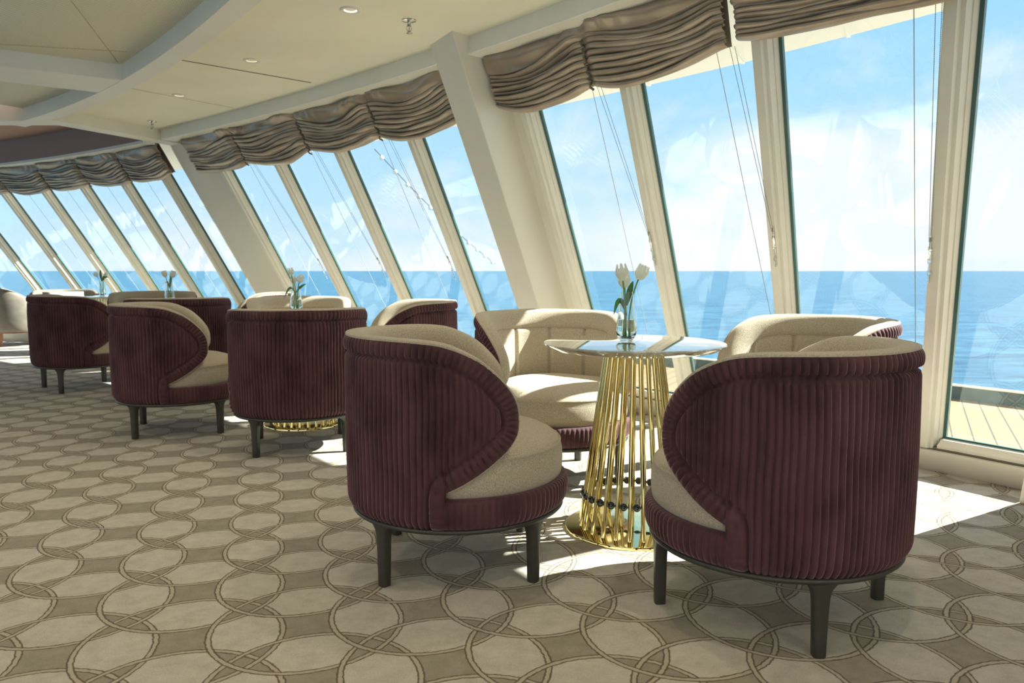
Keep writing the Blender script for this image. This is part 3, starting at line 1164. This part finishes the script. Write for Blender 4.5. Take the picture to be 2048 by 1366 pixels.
# ------------------------------------------------------------------ taupe armchairs at the far left
def build_armchair():
    t = empty('lounge_armchair')
    rows_o, rows_i = [], []
    for a in np.linspace(R(58), R(302), 64):
        q = abs(a - math.pi) / R(122)
        top = .79 - .20 * max(0, q - .45) ** 1.6 / .55 ** 1.6
        ro = .40
        col = []
        for z, k in ((.20, .93), (.24, .985), (.34, 1.0), (.5, 1.0), (.62, .985), (top - .05, .965), (top - .015, .94), (top, .90), (top - .01, .84), (top - .05, .80), (.5, .78), (.38, .77)):
            col.append((ro * k * math.cos(a), ro * k * math.sin(a) * 1.02, min(z, top) if z <= .62 else z))
        rows_o.append(col)
    MB().grid(np.array(rows_o), flip=False).build('shell', MAT['greyvelvet'], t, True)
    MB().lathe([(0, .47), (.25, .465), (.33, .45), (.36, .42), (.365, .36), (.36, .26), (.34, .22), (0, .205)], 64).build('seat', MAT['greyvelvet'], t, True, 50)
    MB().lathe([(0, .21), (.36, .21), (.372, .205), (.372, .185), (.36, .18), (0, .18)], 64).build('base_rail', MAT['wood'], t, True, 40)
    for a in (R(45), R(135), R(225), R(315)):
        c = (.32 * math.cos(a), .32 * math.sin(a))
        rows = []
        for z, w in ((0, .017), (.19, .03)):
            rows.append([(c[0] + w * x, c[1] + w * y, z) for x, y in ((-1, -1), (1, -1), (1, 1), (-1, 1))])
        mb = MB().grid(np.array(rows), cv=True)
        mb.f += [(3, 2, 1, 0)]
        mb.build('leg', MAT['wood'], t)
    return t


ac = build_armchair()
ac.location = (-6.87, 10.62 - .05, 0)
ac.rotation_euler = (0, 0, R(35))
tag(ac, 'taupe velvet armchair with brown wooden legs at the far left edge, back turned', 'armchair', 'taupe armchairs at the far end')
ac2 = copy_tree(ac)
ac2.location = (-5.62, 9.55, 0)
ac2.rotation_euler = (0, 0, R(-62))
tag(ac2, 'taupe armchair holding a pale cushion, its top showing above the leftmost plum chair', 'armchair', 'taupe armchairs at the far end')
P = []
for u in np.linspace(-1, 1, 15):
    P.append([(.22 * u, .16 * v, .075 * (1 - u ** 4) ** .5 * (1 - v ** 4) ** .5 * s_) for s_ in (1,) for v in np.linspace(-1, 1, 15)])
P = np.array(P)
P2_ = P * np.array([1, 1, -1])
cu = MB().grid(P).grid(P2_, flip=True).build('scatter_cushion', MAT['cushion'], None, True)
cu.location = (-5.50, 9.33, .62)
cu.rotation_euler = (R(68), 0, R(30))
tag(cu, 'pale woven scatter cushion propped in a taupe armchair at the far left', 'cushion')


# ------------------------------------------------------------------ gathered blinds
def blind(name, l0, l1, gathers, label, seed, zt=2.235, zb=1.95):
    r_ = np.random.default_rng(seed)
    n = int((l1 - l0) / 0.012)
    nv = 180
    ls = np.linspace(l0, l1, n)
    gs = sorted([l0] + list(gathers) + [l1])
    H = zt - zb
    vv = np.linspace(0, 1, nv)
    nfold = 9
    fold_ph = r_.uniform(0, 6.28, (6, nfold + 3))
    amp_r = r_.uniform(.75, 1.25, nfold + 3)
    P = np.zeros((n, nv, 3))
    k1 = r_.uniform(0, 6.28, 8)
    for i, l in enumerate(ls):
        j = min(max(np.searchsorted(gs, l) - 1, 0), len(gs) - 2)
        a, b = gs[j], gs[j + 1]
        q = (l - a) / (b - a)
        sag = (4 * q * (1 - q)) ** 0.8
        dg = min([abs(l - g_) for g_ in gathers] + [9])
        pinch = 1 - math.exp(-(dg / 0.035) ** 2)
        near = math.exp(-(dg / 0.22) ** 2)
        # billowing plain cloth above, stacked rolls of cloth below
        brk = 0.36 + 0.05 * math.sin(2.6 * l + k1[0]) + 0.04 * math.sin(6.1 * l + k1[1]) - 0.07 * near
        up = vv < brk
        x = np.clip(vv / brk, 0, 1)
        wr = 0.45 * math.sin(7 * l + k1[2]) + 0.35 * math.sin(15 * l + k1[3]) + 0.3 * near * math.sin(70 * l)
        o_up = 0.100 + 0.050 * x + 0.034 * np.sin(x * math.pi) ** 1.5 * (1 + wr) + 0.010 * np.sin(7 * x + 9 * l + k1[4]) * np.sin(math.pi * x)
        y = np.clip((vv - brk) / (1 - brk), 0, 0.9999)
        ph = y * nfold
        fi = np.floor(ph).astype(int)
        th = (ph - fi - 0.5) * R(205)
        local = 1 + 0.40 * np.sin(4.3 * l + fold_ph[0, fi]) + 0.16 * np.sin(9.7 * l + fold_ph[1, fi]) + 0.05 * np.sin(37 * l + fold_ph[2, fi])
        a_ = 0.033 * amp_r[fi] * np.clip(local, .25, 1.8)
        sp_ = H * (1 - brk) / nfold
        o_dn = 0.132 + a_ * np.cos(th)
        droop = 0.008 * np.sin(3.4 * l + k1[5] + 0.35 * fi) + 0.0055 * np.sin(8.7 * l + k1[6] + 0.6 * fi) + 0.0015 * np.sin(19 * l + fold_ph[3, fi])
        z_dn = -H * brk - sp_ * (fi + 0.5) - 0.62 * sp_ * np.sin(th) * np.clip(0.7 + .3 * local, .6, 1.3) + droop
        z_up = -H * vv
        t_ = np.clip((vv - brk + 0.02) / 0.02, 0, 1)
        o = np.where(up, o_up * (1 - t_) + (0.132) * t_, o_dn)
        o = 0.10 + (o - 0.10) * (0.40 + 0.60 * pinch)
        z = zt + np.where(up, z_up, z_dn) - 0.030 * sag * vv + 0.020 * (1 - sag) * vv
        endf = min(1, (l - l0) / 0.03, (l1 - l) / 0.03)
        o = 0.09 + (o - 0.09) * (0.6 + .4 * max(0, endf))
        s = dW(l)
        base = l * EL + W(l) * EF
        nn = inward(l)
        P[i, :, 0] = base[0] + o * nn[0] + DH[0] * z
        P[i, :, 1] = base[1] + o * nn[1] + DH[1] * z
        P[i, :, 2] = z
    root = MB().grid(P, flip=True).build(name, MAT['satin'], None, True)
    tag(root, label, 'blind', 'gathered satin blinds along the windows')
    # back lining closes the ends
    B = [[S(l, .085, z) for z in (zt, zb + .03)] for l in np.linspace(l0, l1, 40)]
    MB().grid(np.array(B)).build('lining', MAT['satin'], root, True)
    for g_ in gathers:
        pts = []
        for v in np.linspace(0.30, 1.02, 24):
            pts.append(S(g_ + 0.004 * math.sin(v * 90), 0.135 + 0.012 * math.sin(v * 60), zt - H * v + 0.0))
        MB().tube(pts, .006, 6).build('gather_tape', MAT['groove'], root, True)
    return root


blind('gathered_blind', 0.715, 2.15, [1.46], 'bronze satin blind bunched up beside the middle pillar, nearest full one', 11)
blind('gathered_blind', -0.58, 0.665, [], 'bronze satin blind cut off by the top edge at the right', 12, zb=1.965)
blind('gathered_blind', 2.50, 5.92, [3.30, 4.18, 5.10], 'long bronze satin blind between the two pillars', 13, zb=1.935)
blind('gathered_blind', 6.36, 12.4, [7.15, 7.95, 8.75, 9.55, 10.4, 11.2], 'bronze satin blind at far left beyond the farther pillar', 14, zb=1.945)


# ------------------------------------------------------------------ blind chains and guide cords
def chain(l_top, z_top, l_bot, z_bot, mull, label):
    t = empty('blind_chain', (0, 0, 0))
    p = np.array(S(mull, .055, z_bot))
    t.location = tuple(p)
    m1 = MB()
    for s_ in (-.008, .008):
        a = np.array(S(l_top, .075, z_top, True, s_ * 1.6))
        b = np.array(S(l_bot, .050, z_bot, True, s_ * .6))
        n = int(np.linalg.norm(b - a) / 0.0075)
        for k in range(n + 1):
            q = a + (b - a) * k / n
            q = q - p
            m1.octa(q, .0024)
        m1.tube([a - p, b - p], .0008, 4)
    m1.build('bead_chain', MAT['chain'], t)
    m2 = MB()
    for k in range(3):
        q = np.array(S(l_bot, .048, z_bot - .03 - .05 * k)) - p
        m2.sphere(q, .008, 10, 8, (1, 1, 1.6))
    q0, q1 = np.array(S(l_bot, .045, z_bot + .02)) - p, np.array(S(l_bot, .045, z_bot - .17)) - p
    m2.tube([q0, q1], .0055, 8)
    m2.build('tensioner', MAT['clear_plastic'], t, True)
    tag(t, label, 'blind chain', 'bead chains of the blinds')


chain(-0.045, 2.2, -0.055, 1.15, -0.072, 'bead chain running down the rightmost mullion')
chain(0.72, 1.98, 0.625, 1.22, 0.636, 'bead chain pair ending on the second mullion from the right')
chain(1.46, 1.97, 1.352, 1.23, 1.347, 'bead chain pair ending on the mullion behind the nearest tulips')
chain(3.28, 1.95, 3.180, 1.12, 3.129, 'bead chain ending on the mullion left of the middle pillar')
chain(4.17, 1.95, 4.045, 1.12, 3.994, 'bead chain ending on the second mullion left of the middle pillar')
chain(5.08, 1.95, 4.900, 1.12, 4.844, 'bead chain ending on the mullion behind the second table')


def guide(l, dl, z0, label, off=0.06):
    a = np.array(S(l, off, 2.2))
    b = np.array(S(l + dl, off, z0))
    t = empty('guide_cord', tuple(b))
    MB().tube([a - b, (a - b) * .5, (0, 0, 0)], .0016, 6).build('cord', MAT['cord'], t, True)
    MB().lathe([(0, .004), (.004, .004), (.004, -.006), (.007, -.008), (.007, -.018), (0, -.020)], 12).build('anchor', MAT['brass'], t, True, 40)
    tag(t, label, 'cord', 'thin guide cords of the blinds')


guide(0.045, -0.095, 0.13, 'thin grey guide cord just left of the rightmost mullion')
guide(0.83, -0.24, 0.13, 'thin guide cord left of the second mullion from the right')
guide(1.52, -0.03, 0.13, 'thin guide cord behind the nearest tulips')
guide(2.16, 0.02, 0.13, 'thin white cord down the pale panel beside the middle pillar')
guide(3.38, -0.05, 0.13, 'thin guide cord left of the middle pillar')
guide(4.26, -0.06, 0.13, 'thin guide cord behind the chair right of the second table')
guide(5.18, -0.07, 0.13, 'thin guide cord above the second table')
guide(7.0, -0.1, 0.13, 'thin guide cord in the first pane past the farther pillar')
guide(7.78, -0.1, 0.13, 'thin guide cord in the second pane past the farther pillar')
guide(8.58, -0.1, 0.13, 'thin guide cord in the third pane past the farther pillar')
guide(9.36, -0.1, 0.13, 'thin guide cord in the fourth pane past the farther pillar')


# ------------------------------------------------------------------ ceiling fittings
def downlight(x, y, label, glow, lit):
    t = empty('downlight', (x, y, CEIL))
    MB().lathe([(.030, .002), (.033, -.006), (.046, -.007), (.050, -.003), (.050, .001), (.030, .002)], 40).build('bezel', MAT['white_trim'], t, True, 40)
    MB().lathe([(.031, -.003), (.026, .001), (0, .0015)][::-1], 32).build('lamp_lens', glow, t, True)
    tag(t, label, 'ceiling light', 'recessed ceiling downlights')
    if lit:
        ld = bpy.data.lights.new('downlight_lamp', 'SPOT')
        ld.energy = lit
        ld.color = (1.0, .85, .62)
        ld.spot_size = R(110)
        ld.spot_blend = .8
        ld.shadow_soft_size = .03
        lo = bpy.data.objects.new('downlight_lamp', ld)
        COL.objects.link(lo)
        lo.parent = t
        lo.location = (0, 0, -.02)


downlight(-0.79, 3.85, 'round recessed downlight nearest the camera, glowing white', MAT['lamp'], 12)
downlight(-1.58, 4.75, 'round recessed downlight in the middle of the three', MAT['lamp_dim'], 8)
downlight(-2.42, 5.67, 'round recessed downlight farthest from the camera', MAT['lamp_dim'], 8)


def sprinkler(x, y, label):
    t = empty('sprinkler', (x, y, CEIL))
    MB().lathe([(0, .001), (.038, .0), (.036, -.004), (.014, -.009), (0, -.009)], 32).build('rosette', MAT['chrome'], t, True, 40)
    mb = MB().tube([(0, 0, -.006), (0, 0, -.030)], [.011, .009], 12)
    mb.tube([(-.010, 0, -.028), (-.012, 0, -.045), (-.004, 0, -.062)], .0025, 6)
    mb.tube([(.010, 0, -.028), (.012, 0, -.045), (.004, 0, -.062)], .0025, 6)
    mb.tube([(0, 0, -.030), (0, 0, -.060)], .0035, 8)
    mb.build('frame', MAT['chrome'], t, True)
    MB().lathe([(0, -.062), (.014, -.062), (.016, -.0645), (0, -.066)], 20).build('deflector', MAT['chrome'], t, True)
    tag(t, label, 'sprinkler', 'ceiling sprinklers')


# unseen downlights added over and behind the camera as warm fill
for i, (l_, f_) in enumerate([(1.3, 2.55), (0.0, 1.8), (-1.2, 0.9), (3.2, 1.6), (1.9, 0.8), (0.6, -0.1), (4.6, 1.4), (3.0, -0.2), (1.2, -1.3), (4.4, 0.1), (5.6, 0.9)]):
    x_, y_ = P2(l_, f_)
    downlight(x_, y_, 'unseen recessed downlight added as warm fill over the open floor', MAT['lamp'], 11)


sprinkler(-0.525, 4.01, 'chrome sprinkler head near the middle pillar')
sprinkler(-3.08, 6.65, 'chrome sprinkler head near the farther pillar')

# ------------------------------------------------------------------ string lights outside
A, B = np.array((-3.55, 20.0, 4.15)), np.array((-0.60, 28.0, 1.25))
sl = empty('string_lights', tuple(A))
n = 12
MB().tube([(0, 0, 0)] + [tuple((B - A) * k / 24 + np.array([0, 0, -.15 * math.sin(math.pi * k / 24)])) for k in range(1, 25)], .010, 6).build('cable', MAT['bronze'], sl, True)
for k in range(n):
    p_ = (B - A) * (k + .5) / n + np.array([0, 0, -.15 * math.sin(math.pi * (k + .5) / n) - .03])
    MB().sphere(p_, .065, 10, 8).build('bulb', MAT['white_trim'], sl, True)
tag(sl, 'string of white bulbs hanging outside beyond the window glass', 'string lights')
